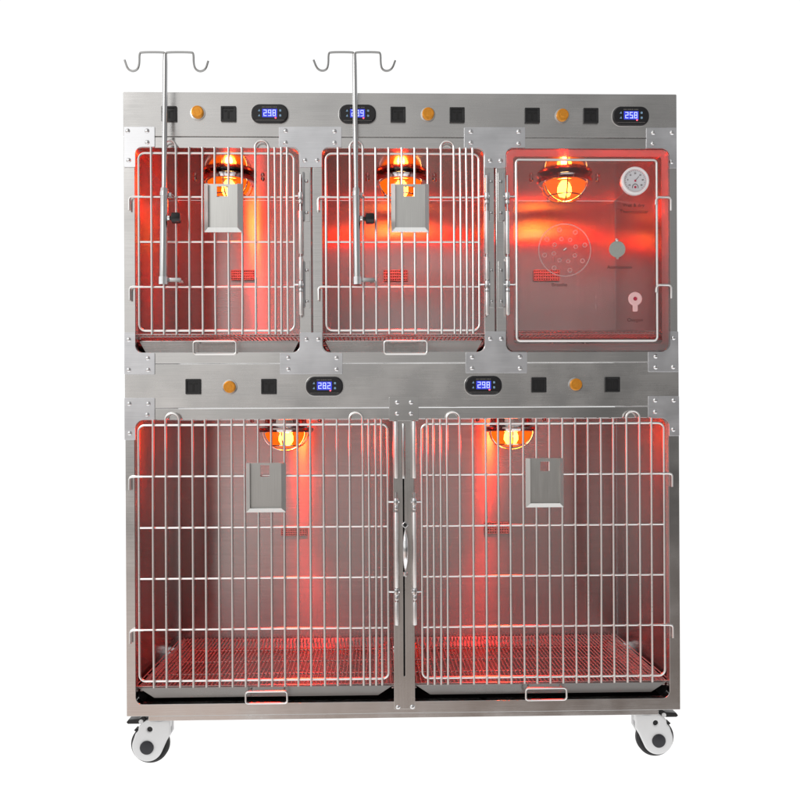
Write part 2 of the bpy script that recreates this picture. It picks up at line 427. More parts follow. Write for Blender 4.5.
# ------------------------------------------------------------------ sockets, knobs, thermostats
def socket(px, py):
    x, z = at(px, py); h = .0228
    o = MB().plate([rrect(x-h, x+h, z-h, z+h, .002, 3), rrect(x-h*.74, x+h*.74, z-h*.74, z+h*.74, .002, 3)], -.0075, .004, .0012)
    o.box(x-h*.75, x+h*.75, -.0048, .003, z-h*.75, z+h*.75)
    o = o.build('power_socket', M['black'], bank)
    m = MB()
    m.box(x-h*.11, x+h*.11, -.0058, -.004, z-h*.56, z+h*.36)
    m.box(x-h*.55, x-h*.2, -.0056, -.004, z+h*.28, z+h*.48); m.box(x+h*.2, x+h*.55, -.0056, -.004, z+h*.28, z+h*.48)
    m.build('socket_slot', M['slot'], o)
for p in ((169.5,114.4),(228.7,114.4),(398,115),(457,115.5),(532,116),(590.5,116.2),(193.5,386.7),(269,386.6),(538.6,385),(612,384.6)): socket(*p)
def knob(px, py):
    x, z = at(px, py); r = .0182
    o = MB().lathe([(r*1.0, .004), (r*1.0, -.012), (r*.93, -.0145), (r*.80, -.015), (r*.78, -.0140), (r*.42, -.0140), (r*.38, -.0148), (0, -.0148)], (x, 0, z), 'Y', 40, cap=False)
    o = o.build('dimmer_knob', M['knob'], bank)
    MB().lathe([(r*1.22, .001), (r*1.22, -.0026), (r*1.02, -.0032)], (x, 0, z), 'Y', 32).build('collar', M['frame'], o)
for p in ((198,113),(428,114.7),(562,116),(230,387),(575.4,384.6)): knob(*p)
SEG = {'0':'abcdef','1':'bc','2':'abged','3':'abgcd','4':'fgbc','5':'afgcd','6':'afgedc','7':'abc','8':'abcdefg','9':'abcdfg'}
def digit(m, ch, x, z, w, h, y):
    t = w*.2
    def bar(x0, x1, z0, z1): m.box(x0, x1, y-.0004, y+.0004, z0, z1)
    sl = .12*h
    for s in SEG[ch]:
        if s == 'a': bar(x-w/2, x+w/2, z+h/2-t, z+h/2)
        if s == 'g': bar(x-w/2, x+w/2, z-t/2, z+t/2)
        if s == 'd': bar(x-w/2, x+w/2, z-h/2, z-h/2+t)
        if s == 'f': bar(x-w/2, x-w/2+t, z+t/2, z+h/2-t)
        if s == 'b': bar(x+w/2-t, x+w/2, z+t/2, z+h/2-t)
        if s == 'e': bar(x-w/2, x-w/2+t, z-h/2+t, z-t/2)
        if s == 'c': bar(x+w/2-t, x+w/2, z-h/2+t, z-t/2)
def thermostat(px, py, reading):
    x, z = at(px, py); W, H = .0555, .0285
    o = MB().plate([rrect(x-W, x+W, z-H, z+H, .026, 12)], -.009, .004, .004).build('thermostat', M['gloss'], bank)
    MB().plate([rrect(x-W-.0022, x+W+.0022, z-H-.0022, z+H+.0022, .028, 12)], -.0024, .002, .0008).build('bezel', M['panel'], o)
    y = -.0090
    MB().plate([rrect(x-.0222, x+.0222, z-.0118, z+.0132, .0008, 2)], y-.0006, y+.002, .0002).build('display', M['screen'], o)
    m = MB(); 
    for k, ch in enumerate(reading): digit(m, ch, x+(-1+k)*.0135, z+.001, .0094, .0185, y-.0009)
    m.box(x+.0035, x+.0055, y-.0013, y-.0005, z-.0085, z-.0065)
    m.build('digits', M['digit'], o)
    for sx in (-1, 1):
        for sz in (-1, 1):
            cx, cz = x+sx*.0315, z+.001+sz*.0075
            pts = [(cx-.0034, cz-.0026), (cx+.0034, cz-.0026), (cx+.001*sx*-1, cz+.0042)] if sx < 0 else rrect(cx-.003, cx+.003, cz-.0032, cz+.0032, .0016, 3)
            MB().plate([pts], y-.0006, y+.001, .0002).build('button', M['button'], o)
    MB().lathe([(.0026, .001), (.0026, -.0008), (.0015, -.0016), (0, -.0018)], (x+.0175, y, z-.0135), 'Y', 14, cap=False).build('indicator', M['led'], o)
    m = MB()
    for k in range(11):
        wq = .0026 if k not in (2, 7) else .0014
        m.box(x-.0225+k*.0041, x-.0225+k*.0041+wq, y-.0004, y+.001, z+.0172, z+.0196)
    m.box(x-.042, x+.042, y-.0004, y+.001, z-.0212, z-.0203)
    m.build('print', M['print'], o)
for px, py, rd in ((270,114.3,'298'),(357.6,114.6,'289'),(630.4,116.6,'258'),(324.6,386.2,'282'),(483.3,385.4,'298')): thermostat(px, py, rd)

# ------------------------------------------------------------------ wire doors
RW = .0037
YD = -.010                                      # plane of the door wires
def wire_door(xf0, xf1, zt, zb_, bars, loops, horiz, hooked, hook_x, z_bar0, z_bar1, hinge_side):
    """bars: x positions of the upright wires; loops: pairs joined by an arch at the top"""
    m = MB()
    m.tube(at3(rrect(xf0, xf1, zb_, zt, .018, 6), YD), RW*1.05, 8, True)
    yb = YD-.0068
    arch = set(sum(([a, b] for a, b in loops), []))
    for i, x in enumerate(bars):
        if i in arch: continue
        # hand-welded wires: none is quite straight
        ja, jb, jc = [random.uniform(-.0011, .0011) for _ in range(3)]
        zz = [z_bar0+(z_bar1-z_bar0)*f for f in (0, .2, .4, .6, .8, 1)]
        m.tube([(x+ja*(1-f)+jb*f+jc*math.sin(PI*f), yb, z) for f, z in zip((0, .2, .4, .6, .8, 1), zz)], RW)
    for a, b in loops:
        xa, xb = bars[a], bars[b]; r = (xb-xa)/2; cx = (xa+xb)/2
        zc = z_bar1+.020-r
        pts = [(xa, yb, z_bar0), (xa, yb, zc)]
        pts += [(cx-r*math.cos(PI*k/12), yb, zc+r*math.sin(PI*k/12)) for k in range(1, 12)]
        pts += [(xb, yb, zc), (xb, yb, z_bar0)]
        m.tube(pts, RW)
    # weld beads where the upright wires meet the frame and the cross wires
    for i, x in enumerate(bars):
        for z in list(horiz) + [zt, zb_]:
            m.lathe([(.0030, -.0030), (.0046, 0), (.0030, .0030)], (x, YD-.0036, z), 'Y', 6)
    for z in horiz:
        if z in hooked: m.tube([(min(xf0, xf1)-.002, YD+.0006, z), (xf1+.002, YD+.0006, z)], RW*.92)
        else: m.tube([(xf0, YD+.0006, z), (xf1, YD+.0006, z)], RW*.92)
    d = m.build('door', M['wire'], bank)
    for z in hooked:
        s = -1 if hinge_side > 0 else 1
        xe = xf0 if s < 0 else xf1
        r = .005
        pts = [(xe-s*.012, YD-.001, z), (hook_x-s*r*1.6, YD-.001, z), (hook_x-s*r*.5, YD-.001, z-r*.5), (hook_x, YD-.001, z-r*1.6), (hook_x, YD-.001, z-.040)]
        MB().tube(pts, RW*1.05).build('latch_hook', M['wire'], d)
    return d
def hinge(door, xh, zs, xframe, z0, z1, gaps, xplate=None, plates=()):
    """sleeves on a hinge rod beside the door, links to the door wire and screwed leaf plates"""
    y = YD-.006
    MB().tube([(xh, y, z0), (xh, y, z1)], .0030, 10).build('hinge_rod', M['chrome'], door)
    for a, b in gaps:
        MB().lathe([(.0058, 0), (.0066, .002), (.0066, b-a-.002), (.0058, b-a)], (xh, y, a), 'Z', 16).build('hinge_sleeve', M['hinge'], door)
    for z in zs:
        m = MB()
        m.tube([(xframe, YD, z), (xh+(xh-xframe)*.4, y-.002, z)], .0032, 8)
        m.lathe([(.0072, -.010), (.0078, -.008), (.0078, .008), (.0072, .010)], (xh, y, z), 'Z', 16)
        m.lathe([(.0060, -.024), (.0066, -.022), (.0066, -.014), (.006, -.012)], (xh, y, z), 'Z', 16)
        m.build('hinge_knuckle', M['chrome'], door)
    for (xa, xb, za, zb2, sc) in plates:
        o = MB().plate([rrect(xa, xb, za, zb2, .003, 3)], -.0030, .0006, .0006).build('hinge_leaf', M['frame'], door)
        e = xa if abs(xa-xh) < abs(xb-xh) else xb
        MB().box(e-.003, e+.003, -.012, -.0032, za+.003, zb2-.003, .0012).build('hinge_edge', M['grey'], door)
def upx(*v): return [X(q, YD-.007, 250) for q in v]
def lox(*v): return [X(q, YD-.007, 560) for q in v]
HZ_U = [Z(197, 140, YD), Z(242, 140, YD), Z(287, 140, YD)]
ZF_T, ZF_B = Z(153.3, 140, YD), Z(330.8, 140, YD)
ZB0, ZB1 = Z(335, 140, YD), Z(147.8, 140, YD)
def uhinge(door, xh, xframe, xa, xb):
    zz = [Z(197, 140), Z(285.5, 140)]
    hinge(door, xh, zz, xframe, Z(317), Z(176), [(Z(255), Z(212)), (Z(281), Z(258)), (Z(316), Z(293))],
          plates=[(xa, xb, Z(221.5), Z(171.5), 0), (xa, xb, Z(308.5), Z(261), 0)])
    leaf = [o for o in door.children if o.name.startswith('hinge_leaf')]
    for k, l in enumerate(leaf):
        for py in ((181, 212.6), (270.5, 301.8))[k]:
            x, z = (xa+xb)/2, Z(py)
            # leaf screws belong to the door
            MB().lathe([(.0055, .002), (.0055, 0), (.004, -.002), (.0015, -.0026)], (x, -.0030, z), 'Y', 14).build('leaf_screw', M['screw'], door)
bars1 = upx(151.8, 163.8, 176.4, 189.7, 203, 215.5, 228.8, 242.2, 255.7, 268.9, 275.2, 281.5, 287.8)
d1 = wire_door(X(139.2, YD, 250), X(294.3, YD, 250), ZF_T, ZF_B, bars1, [(1, 2), (8, 9)], HZ_U, [HZ_U[0], HZ_U[2]], X(129.8, YD, 250), ZB0, ZB1, 1)
uhinge(d1, X(301.2, py=250), X(294.3, py=250), X(304, py=250), X(310, py=250))
bars2 = upx(338.5, 350.4, 363.2, 376, 389.3, 402.2, 415, 427.8, 441.3, 454.2, 460.4, 466.6, 473)
d2 = wire_door(X(326.3, YD, 250), X(479, YD, 250), ZF_T, ZF_B, bars2, [(1, 2), (8, 9)], HZ_U, [HZ_U[0], HZ_U[2]], X(318.6, YD, 250), ZB0, ZB1, 1)
uhinge(d2, X(486.3, py=250), X(479, py=250), X(488.6, py=250), X(494, py=250))
HZ_L = [Z(476.6, 140, YD), Z(528, 140, YD), Z(579, 140, YD), Z(630, 140, YD)]
LF_T, LF_B = Z(425.3, 140, YD), Z(681.2, 140, YD)
LB0, LB1 = Z(687.5, 140, YD), Z(420, 140, YD)
def lhinge(door, xh, xframe):
    zz = [Z(501.5, 400), Z(591, 400)]
    hinge(door, xh, zz, xframe, Z(624, 400), Z(492, 400), [(Z(587, 400), Z(512, 400)), (Z(624, 400), Z(601, 400)), (Z(478, 400), Z(421.5, 400))])
bars4 = lox(153.7, 166.2, 179.8, 192.9, 205.8, 219.2, 232, 245.2, 258.3, 271.8, 285, 298.2, 311, 324.2, 337.2, 350.2, 363.2, 369.4, 375.8, 382)
d4 = wire_door(X(139.3, YD, 560), X(388, YD, 560), LF_T, LF_B, bars4, [(1, 2), (15, 16)], HZ_L, [HZ_L[0], HZ_L[3]], X(130, YD, 560), LB0, LB1, 1)
lhinge(d4, X(396.3, py=560), X(388, py=560))
bars5 = lox(427.6, 434.2, 440.8, 447.5, 460.2, 473.3, 486.3, 498.3, 511, 524, 537, 550.2, 563, 575.7, 588.4, 601, 613.8, 627, 640, 652)
d5 = wire_door(X(422, YD, 560), X(664.2, YD, 560), LF_T, LF_B, bars5, [(3, 4), (17, 18)], HZ_L, [HZ_L[0], HZ_L[3]], X(672.4, YD, 560), LB0, LB1, -1)
lhinge(d5, X(414.3, py=560), X(422, py=560))

# lock handle on the centre post
hx, hz = at(405.2, 549)
hd = MB()
hd.tube([(hx, -.012, Z(530, 405)), (hx, -.020, Z(535, 405)), (hx, -.024, Z(541, 405)), (hx, -.026, Z(550, 405)), (hx, -.024, Z(559, 405)), (hx, -.018, Z(566, 405)), (hx, -.010, Z(570, 405))],
        [.0022, .0056, .0082, .0094, .0080, .0050, .0020], 18)
hd = hd.build('lock_handle', M['chrome'], bank)
x, z = at(405, 524.6); MB().plate([rounded([(x-.011, z), (x, z-.011), (x+.011, z), (x, z+.011)], .002)], -.010, -.003, .001).build('lock_plate', M['chrome'], hd)
MB().lathe([(.0052, .004), (.0052, -.001), (.003, -.003), (0, -.0034)], (x, -.010, z), 'Y', 16, cap=False).build('lock_pin', M['dark'], hd)
x, z = at(405.4, 574); MB().lathe([(.0085, .006), (.0085, 0), (.0055, -.004), (0, -.005)], (x, -.004, z), 'Y', 18, cap=False).build('lock_rivet', M['chrome'], hd)
x, z = at(404.8, 425)
MB().tube([(MID, -.002, Z(478, 404)), (MID, -.006, Z(474, 404)), (MID, -.006, Z(430, 404)), (MID, -.002, Z(424, 404))], .0050, 10).build('lock_rod', M['tube'], hd)

# ------------------------------------------------------------------ clear acrylic door of the oxygen cage
YA0, YA1 = -.0125, -.0045
ax0, ax1 = X(506.2, py=250), X(668.6, py=250); az0, az1 = Z(352.4, 140), Z(148.4, 140)
ad = MB().plate([rrect(ax0, ax1, az0, az1, .022, 8)], YA0, YA1, .0015).build('door', M['acrylic'], bank)
ad['label'] = 'clear acrylic door with round ports and printed words'
MB().plate([rrect(ax0+.0008, ax1-.0008, az0+.0008, az1-.0008, .022, 8), rrect(ax0+.022, ax1-.022, az0+.022, az1-.022, .008, 6)], YA1+.0004, YA1+.0035, .0008).build('seal_strip', M['gasket'], ad)
fx0, fx1, fz0, fz1 = X(516.3, YA0, 250), X(656.4, YA0, 250), Z(341.8, 140, YA0), Z(159.2, 140, YA0)
yf = YA0-.0042
MB().tube(at3(rrect(fx0, fx1, fz0, fz1, .010, 6), yf), RW*1.05, 8, True).build('wire_frame', M['wire'], ad)
for k, py in enumerate((197.2, 286)):
    z = Z(py, 140, YA0); hk = X(670, YA0, 250); r = .005
    MB().tube([(fx1-.004, yf-.004, z-.022), (fx1-.003, yf-.004, z-.008), (fx1+.004, yf-.004, z), (hk-r*1.6, yf-.004, z), (hk-r*.5, yf-.004, z-r*.5), (hk, yf-.004, z-r*1.6), (hk, yf-.004, z-.040)], RW*1.05).build('latch_hook', M['wire'], ad)
uhinge(ad, X(506.8, py=250), fx0+.004, X(498, py=250), X(503.6, py=250))
def on_door(px, py): return at(px, py, YA0)
# hygrometer dial
cx, cz = on_door(634.2, 181.8)
dl = MB().lathe([(.042, .004), (.042, -.012), (.039, -.016), (.0355, -.016), (.034, -.012)], (cx, YA0, cz), 'Y', 48, cap=False).build('hygrometer', M['dialrim'], ad)
MB().lathe([(.0345, -.0108), (0, -.0108)], (cx, YA0, cz), 'Y', 40, cap=False).build('dial_face', M['dial'], dl)
m = MB()
yd = YA0-.0112
for k in range(25):
    a = math.radians(225-270*k/24); r0, r1 = (.0275, .0315) if k % 3 == 0 else (.0292, .0315)
    m.tube([(cx+math.cos(a)*r0, yd, cz+math.sin(a)*r0), (cx+math.cos(a)*r1, yd, cz+math.sin(a)*r1)], .00042, 4)
m.tube([(cx+.0088*math.cos(math.radians(t)), yd, cz-.020+.0105*math.sin(math.radians(t))) for t in range(-10, 191, 20)], .00085, 4)
m.tube([(cx, yd, cz), (cx+.011, yd, cz+.013)], .0006, 4)
m.build('dial_marks', M['ink'], dl)
for k, tx in enumerate(('-10', '0', '10', '20', '30', '40', '50')):
    a = math.radians(215-250*k/6); text_mesh(tx, .0062, cx+math.cos(a)*.0225, cz+math.sin(a)*.0225, yd, 'dial_number', M['ink'], dl)
for dz, r in ((0, .0030), (-.019, .0034)):
    MB().lathe([(r, .001), (r, -.0012), (0, -.0018)], (cx, yd, cz+dz), 'Y', 14, cap=False).build('dial_pin', M['needle'], dl)
# breathing port
cx, cz = on_door(564.6, 250.2)
bp = MB()
bp.plate([circle(cx, cz, .0795, 56), circle(cx, cz, .0770, 56)], YA0-.0030, YA0-.0002, .0006)
bp = bp.build('breathing_port', M['edge'], ad)
for rr, ph, cnt, hr in ((.0345, 25, 8, .0062), (.0625, 22, 8, .0070)):
    for k in range(cnt):
        a = math.radians(ph+45*k-8); hx, hz = cx+rr*math.cos(a), cz+rr*math.sin(a)
        MB().lathe([(hr, -.0002), (hr, -.0026), (hr*.72, -.0026), (hr*.72, -.0002)], (hx, YA0, hz), 'Y', 16, cap=False).build('air_hole', M['edge'], bp)
MB().tube([(cx-.004, YA0-.003, cz-.002), (cx+.005, YA0-.003, cz+.005)], .0028, 8).build('pivot', M['chrome'], bp)
# atomizer cap and oxygen port
cx, cz = on_door(617, 249.4)
o = MB().lathe([(.0245, 0), (.0245, -.004), (.0235, -.005), (0, -.005)], (cx, YA0-.0004, cz), 'Y', 40, cap=False).build('atomizer_cap', M['cap'], ad)
MB().lathe([(.0045, 0), (.0045, -.008), (.003, -.0095), (0, -.0095)], (cx-.002, YA0-.0004, cz+.0275), 'Y', 14, cap=False).build('cap_pin', M['chrome'], o)
MB().lathe([(.0040, 0), (.0040, -.003), (0, -.004)], (cx+.001, YA0-.0004, cz-.0262), 'Y', 12, cap=False).build('cap_pin', M['cap'], o)
cx, cz = on_door(634.8, 299)
o = MB().lathe([(.0205, 0), (.0205, -.005), (.0185, -.007), (.0065, -.007), (.006, -.004), (0, -.004)], (cx, YA0-.0004, cz), 'Y', 36, cap=False)
o.plate([rrect(cx-.0074, cx+.0074, cz-.038, cz-.017, .003, 4)], YA0-.0060, YA0-.0006, .001)
o = o.build('oxygen_port', M['pink'], ad)
MB().lathe([(.0055, 0), (.004, -.0025), (0, -.003)], (cx, YA0-.0044, cz), 'Y', 14, cap=False).build('port_hole', M['needle'], o)
for txt, px, py, sz in (('Breathe', 559.5, 284.8, .0150), ('Atomization', 619.4, 267.2, .0150), ('Oxygen', 635, 320, .0150), ('Wet & dry', 633.5, 205.4, .0150), ('Thermometer', 634, 211.6, .0150)):
    x, z = on_door(px, py); text_mesh(txt, sz, x, z, YA0-.0004, 'lettering', M['ink'], ad)

# ------------------------------------------------------------------ heat lamps
LY = .39
def heat_lamp(px, low):
    x = X(px, LY, 430 if low else 180)
    zc = Z_CEIL_L if low else Z_CEIL_U
    drop = .030 if low else .004
    zr = zc - drop                       # top of the chrome ring
    o = MB().lathe([(.070, zc-zr), (.074, .002), (.086, 0), (.0935, -.004), (.0945, -.010), (.090, -.017), (.080, -.020), (.0735, -.019), (.073, -.008), (.060, -.004), (.03, -.003)], (x, LY, zr), 'Z', 48, cap=False).build('heat_lamp', M['chrome'], bank)
    zb_ = zr-.016
    prof = [(.0715*math.cos(t), -.056*math.sin(t)) for t in [PI/2*k/10 for k in range(11)]]
    MB().lathe(prof[:-1]+[(0, -.056)], (x, LY, zb_), 'Z', 40, cap=False).build('lamp_glass', M['lampglass'], o)
    MB().lathe([(.010, .010), (.018, 0), (.024, -.014), (.025, -.030), (.018, -.043), (0, -.049)], (x, LY, zb_), 'Z', 20, cap=False).build('bulb', M['filament'], o)
    m = MB()
    for k in range(3):
        a = PI*k/3+.45
        pts = [(x+math.cos(a)*.0835*math.cos(t), LY+math.sin(a)*.0835*math.cos(t), zb_-.064*math.sin(t)) for t in [PI*j/20 for j in range(21)]]
        m.tube(pts, .0022, 7)
    m.tube([(x+.058*math.cos(2*PI*j/36), LY+.058*math.sin(2*PI*j/36), zb_-.0465) for j in range(36)], .0020, 7, True)
    m.build('wire_guard', M['chrome'], o)
    m = MB()
    for s in (-1, 1): m.lathe([(.007, .004), (.007, -.004), (.004, -.008), (0, -.009)], (x+s*.115, LY, zc-.006), 'Z', 12)
    m.build('mount_screw', M['screw'], o)
    # the bulb throws light all round and, from its mirrored back, a stronger beam downwards
    for kind, en in (('POINT', 30.0 if low else 38.0), ('SPOT', 210.0 if low else 110.0)):
        li = bpy.data.lights.new('lamp_light', kind); li.energy = en; li.color = (1.0, .014, .020); li.shadow_soft_size = .012
        if kind == 'SPOT': li.spot_size = math.radians(86); li.spot_blend = .8
        lo = bpy.data.objects.new('lamp_light', li); COL.objects.link(lo); lo.parent = o
        lo.location = Vector((x, LY, zb_-.035)) - bank.location
for px, low in ((229, 0), (401, 0), (564.4, 0), (286, 1), (511, 1)): heat_lamp(px, low)

# ------------------------------------------------------------------ vents on the back walls
def vent(x0p, x1p, y0p, y1p):
    Y = DEPTH-.010
    a, z1 = at(x0p, y0p, Y); b, z0 = at(x1p, y1p, Y)
    hl = []
    nx, nz = 11, 4
    for i in range(nx):
        for j in range(nz):
            w, h = (b-a)/nx, (z1-z0)/nz
            hl.append(rrect(a+w*(i+.2), a+w*(i+.8), z0+h*(j+.24), z0+h*(j+.76), .0012, 2))
    m = MB().plate([rrect(a, b, z0, z1, .002, 3)]+hl, Y-.002, Y+.002, .0004)
    m.box(a+.001, b-.001, Y+.0024, DEPTH-.0008, z0+.001, z0+.003); m.box(a+.001, b-.001, Y+.0024, DEPTH-.0008, z1-.003, z1-.001)
    m.box(a+.001, a+.003, Y+.0024, DEPTH-.0008, z0+.0035, z1-.0035); m.box(b-.003, b-.001, Y+.0024, DEPTH-.0008, z0+.0035, z1-.0035)
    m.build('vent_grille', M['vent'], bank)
for v in ((231, 254.5, 270, 280), (383.5, 407.7, 270, 281), (533.6, 559.7, 269.8, 280.7), (281, 307, 527, 535.6), (484.5, 511, 522.5, 533.5)): vent(*v)

# ------------------------------------------------------------------ casters
def caster(px, py, mirror, y0, zfix=None):
    """px, py: wheel centre in the photo"""
    x, z = at(px, py, y0)
    z = max(z, .0575) if zfix is None else zfix
    s = -1 if mirror else 1
    k = MP*.0875*1.012
    raw = [(318,262),(565,262),(565,430),(522,500)] + [(305+172*math.cos(math.radians(a)), 562+172*math.sin(math.radians(a))) for a in range(22, 206, 8)] + [(172,420),(203,385),(212,330),(288,272)]
    out = [(x+s*(a-315)*k, z-(b-555)*k) for a, b in raw]
    lp = rounded([(*p, .008 if i < 3 or i > len(out)-5 else 0) for i, p in enumerate(out)], 0, 4)
    hole = circle(x+s*(333-315)*k, z-(372-555)*k, 30*k, 20)
    c = MB()
    c.plate([lp, hole], y0, y0+.012, .0045)
    c.plate([lp], y0+.044, y0+.056, .0045)
    c.box(min(x+s*30*k, x+s*235*k), max(x+s*30*k, x+s*235*k), y0+.0125, y0+.0435, z-(300-555)*k-.02, z-(300-555)*k+.008, .002)
    c = c.build('caster', M['white'], bank)
    R_ = .0572
    MB().lathe([(.040, .015), (R_-.006, .014), (R_, .020), (R_, .036), (R_-.006, .042), (.040, .041)], (x+s*.0015, y0, z), 'Y', 48).build('tyre', M['rubber'], c)
    hc = (x+s*(302-315)*k, y0, z-(572-555)*k)
    MB().lathe([(.0205, .003), (.0205, -.003), (.0190, -.0048), (.008, -.0058), (0, -.006)], hc, 'Y', 36, cap=False).build('hub_cap', M['hub'], c)
    MB().lathe([(28*k, .002), (0, .002)], (x+s*(333-315)*k, y0+.006, z-(372-555)*k), 'Y', 20, cap=False).build('hole_shade_disc', M['black'], c)  # black disc added in the hole, standing for its inner shade
    zt = z-(258-555)*k
    zp = Z_BASE
    MB().lathe([(.033, zt-.004), (.033, zt+.004), (.020, zt+.006), (.020, max(zt+.008, zp+.001))], (x+s*120*k, y0+.028, 0), 'Z', 28).build('swivel_head', M['grey'], c)
    lv = MB()
    q = [(60, 300), (85, 268), (200, 262), (240, 235), (268, 222), (292, 268), (262, 305), (205, 318), (80, 318)]
    lv.plate([rounded([(x+s*(a-315)*k, z-(b-555)*k) for a, b in q], .002, 3)], y0+.010, y0+.046, .003)
    lv.build('brake_lever', M['black'], c)
    MB().lathe([(.0068, .007), (.0068, -.002), (0, -.003)], (x+s*(232-315)*k, y0+.008, z-(288-555)*k), 'Y', 16, cap=False).build('lever_roller', M['white'], c)
    f = [(140, 395), (165, 372), (200, 392), (180, 420)]
    MB().plate([rounded([(x+s*(a-315)*k, z-(b-555)*k) for a, b in f], .002, 3)], y0+.014, y0+.040, .002).build('brake_shoe', M['black'], c)
caster(148.0, 748.5, False, .012)
caster(657.6, 740.8, True, .012)
xl_, zl_ = at(148, 748.5, .012)
caster(166, 700, False, DEPTH-.07, .0575)
caster(640, 700, True, DEPTH-.07, .0575)

# ------------------------------------------------------------------ things inside and on the cages
CELL = [(XL+.010, SPLIT[0]-.006), (SPLIT[0]+.006, SPLIT[1]-.006), (SPLIT[1]+.006, XR-.010), (XL+.010, MID-.008), (MID+.008, XR-.010)]
PLACE = ['upper left', 'upper middle', 'upper right', 'lower left', 'lower right']
GR_LABEL = ['red lit wire floor grate in the upper left cage behind a drip pole',
            'red lit wire floor grate in the upper middle cage',
            'red lit wire floor grate behind the clear acrylic door',
            'wide red lit wire floor grate in the lower left cage',
            'wide red lit wire floor grate in the lower right cage']
TR_LABEL = ['small steel pull-out tray at the foot of the upper left cage',
            'small steel pull-out tray at the foot of the upper middle cage',
            'small steel tray behind the bottom of the clear acrylic door',
            'wide dark steel pull-out tray at the foot of the lower left cage',
            'wide dark steel pull-out tray at the foot of the lower right cage']
for i, (a, b) in enumerate(CELL):
    low = i > 2
    zf = Z_FLOOR_L if low else Z(331.2 if i == 2 else 333.6)
    ins = .006
    a2, b2 = a+ins, b-ins
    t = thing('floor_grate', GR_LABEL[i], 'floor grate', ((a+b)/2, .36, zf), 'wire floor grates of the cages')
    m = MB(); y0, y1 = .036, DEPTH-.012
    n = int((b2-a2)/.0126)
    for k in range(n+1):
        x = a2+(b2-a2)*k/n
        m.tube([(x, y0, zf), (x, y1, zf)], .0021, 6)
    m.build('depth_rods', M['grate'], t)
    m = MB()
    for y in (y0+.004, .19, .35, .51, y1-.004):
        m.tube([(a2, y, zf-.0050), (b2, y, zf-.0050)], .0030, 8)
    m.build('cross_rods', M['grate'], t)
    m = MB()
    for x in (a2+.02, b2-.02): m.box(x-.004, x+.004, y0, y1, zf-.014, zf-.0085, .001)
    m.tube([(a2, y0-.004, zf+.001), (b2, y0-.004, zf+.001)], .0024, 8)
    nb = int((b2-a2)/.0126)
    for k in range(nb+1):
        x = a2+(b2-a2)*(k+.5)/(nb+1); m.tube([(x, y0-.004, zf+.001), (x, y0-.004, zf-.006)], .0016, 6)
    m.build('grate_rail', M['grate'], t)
    # tapered pull-out tray below
    t = thing('drip_tray', TR_LABEL[i], 'tray', ((a+b)/2, .3, zf-.05), 'pull-out trays of the cages')
    taper = .045 if low else .019
    xa, xb = (LO[i-3][0]+.003, LO[i-3][1]-.003) if low else (UP[i][0]+.006, UP[i][1]-.006)
    zt, zb2 = (Z(688.6) if low else Z(339.0)) - .004, (Z(700.3) if low else Z(352.4))
    if low: pass
    ya, yb = .026, DEPTH-.03
    m = MB()
    A = [(xa, ya, zt), (xb, ya, zt), (xb, yb, zt), (xa, yb, zt)]
    B = [(xa+taper, ya+.004, zb2), (xb-taper, ya+.004, zb2), (xb-taper, yb-.02, zb2), (xa+taper, yb-.02, zb2)]
    va = [m.bm.verts.new(v) for v in A]; vb = [m.bm.verts.new(v) for v in B]
    for k in range(4): m.bm.faces.new((va[k], va[(k+1) % 4], vb[(k+1) % 4], vb[k]))
    m.bm.faces.new(vb)
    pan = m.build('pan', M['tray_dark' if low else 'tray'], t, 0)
    sd = pan.modifiers.new('thickness', 'SOLIDIFY'); sd.thickness = .0016; sd.offset = 1
    lip = MB().box(xa+.004, xb-.004, ya-.004, ya-.0006, zt-.0035, zt+.0005, .0008)
    if not low:
        cxx = (xa+xb)/2 - .006
        lip.box(cxx-.047, cxx+.047, ya-.010, ya-.0045, zt-.008, zt+.0005, .001)
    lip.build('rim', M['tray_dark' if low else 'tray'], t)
    if i != 2:
        if low:
            h0, h1 = X((246, 525.5)[i-3], 0, 690), X((287.3, 566)[i-3], 0, 690); zh1, zh0 = Z(692.5), Z(704.3)
        else:
            h0, h1 = X((194, 384.3)[i], 0, 345), X((236.5, 427)[i], 0, 345); zh1, zh0 = Z(341.5), Z(354.6)
        yy = -.006
        pts = rounded([(h0, zh1-.001), (h0, zh0), (h1, zh0), (h1, zh1-.001)], .009, 5)
        lp = at3(rrect(h0, h1, zh0, zh1, .008, 5), yy)
        MB().tube(lp, .0031, 8, True).tube([(h0+.012, yy, zh1), (h0+.012, ya-.002, zh1-.002)], .003, 8).tube([(h1-.012, yy, zh1), (h1-.012, ya-.002, zh1-.002)], .003, 8).build('handle', M['wire'], t)
    if i == 2:
        h = X(570, 0, 350)
        MB().tube([(h-.05, ya-.006, zt-.008), (h-.05, ya-.012, zt-.03), (h+.05, ya-.012, zt-.03), (h+.05, ya-.006, zt-.008)], .003, 8).build('handle', M['wire'], t)
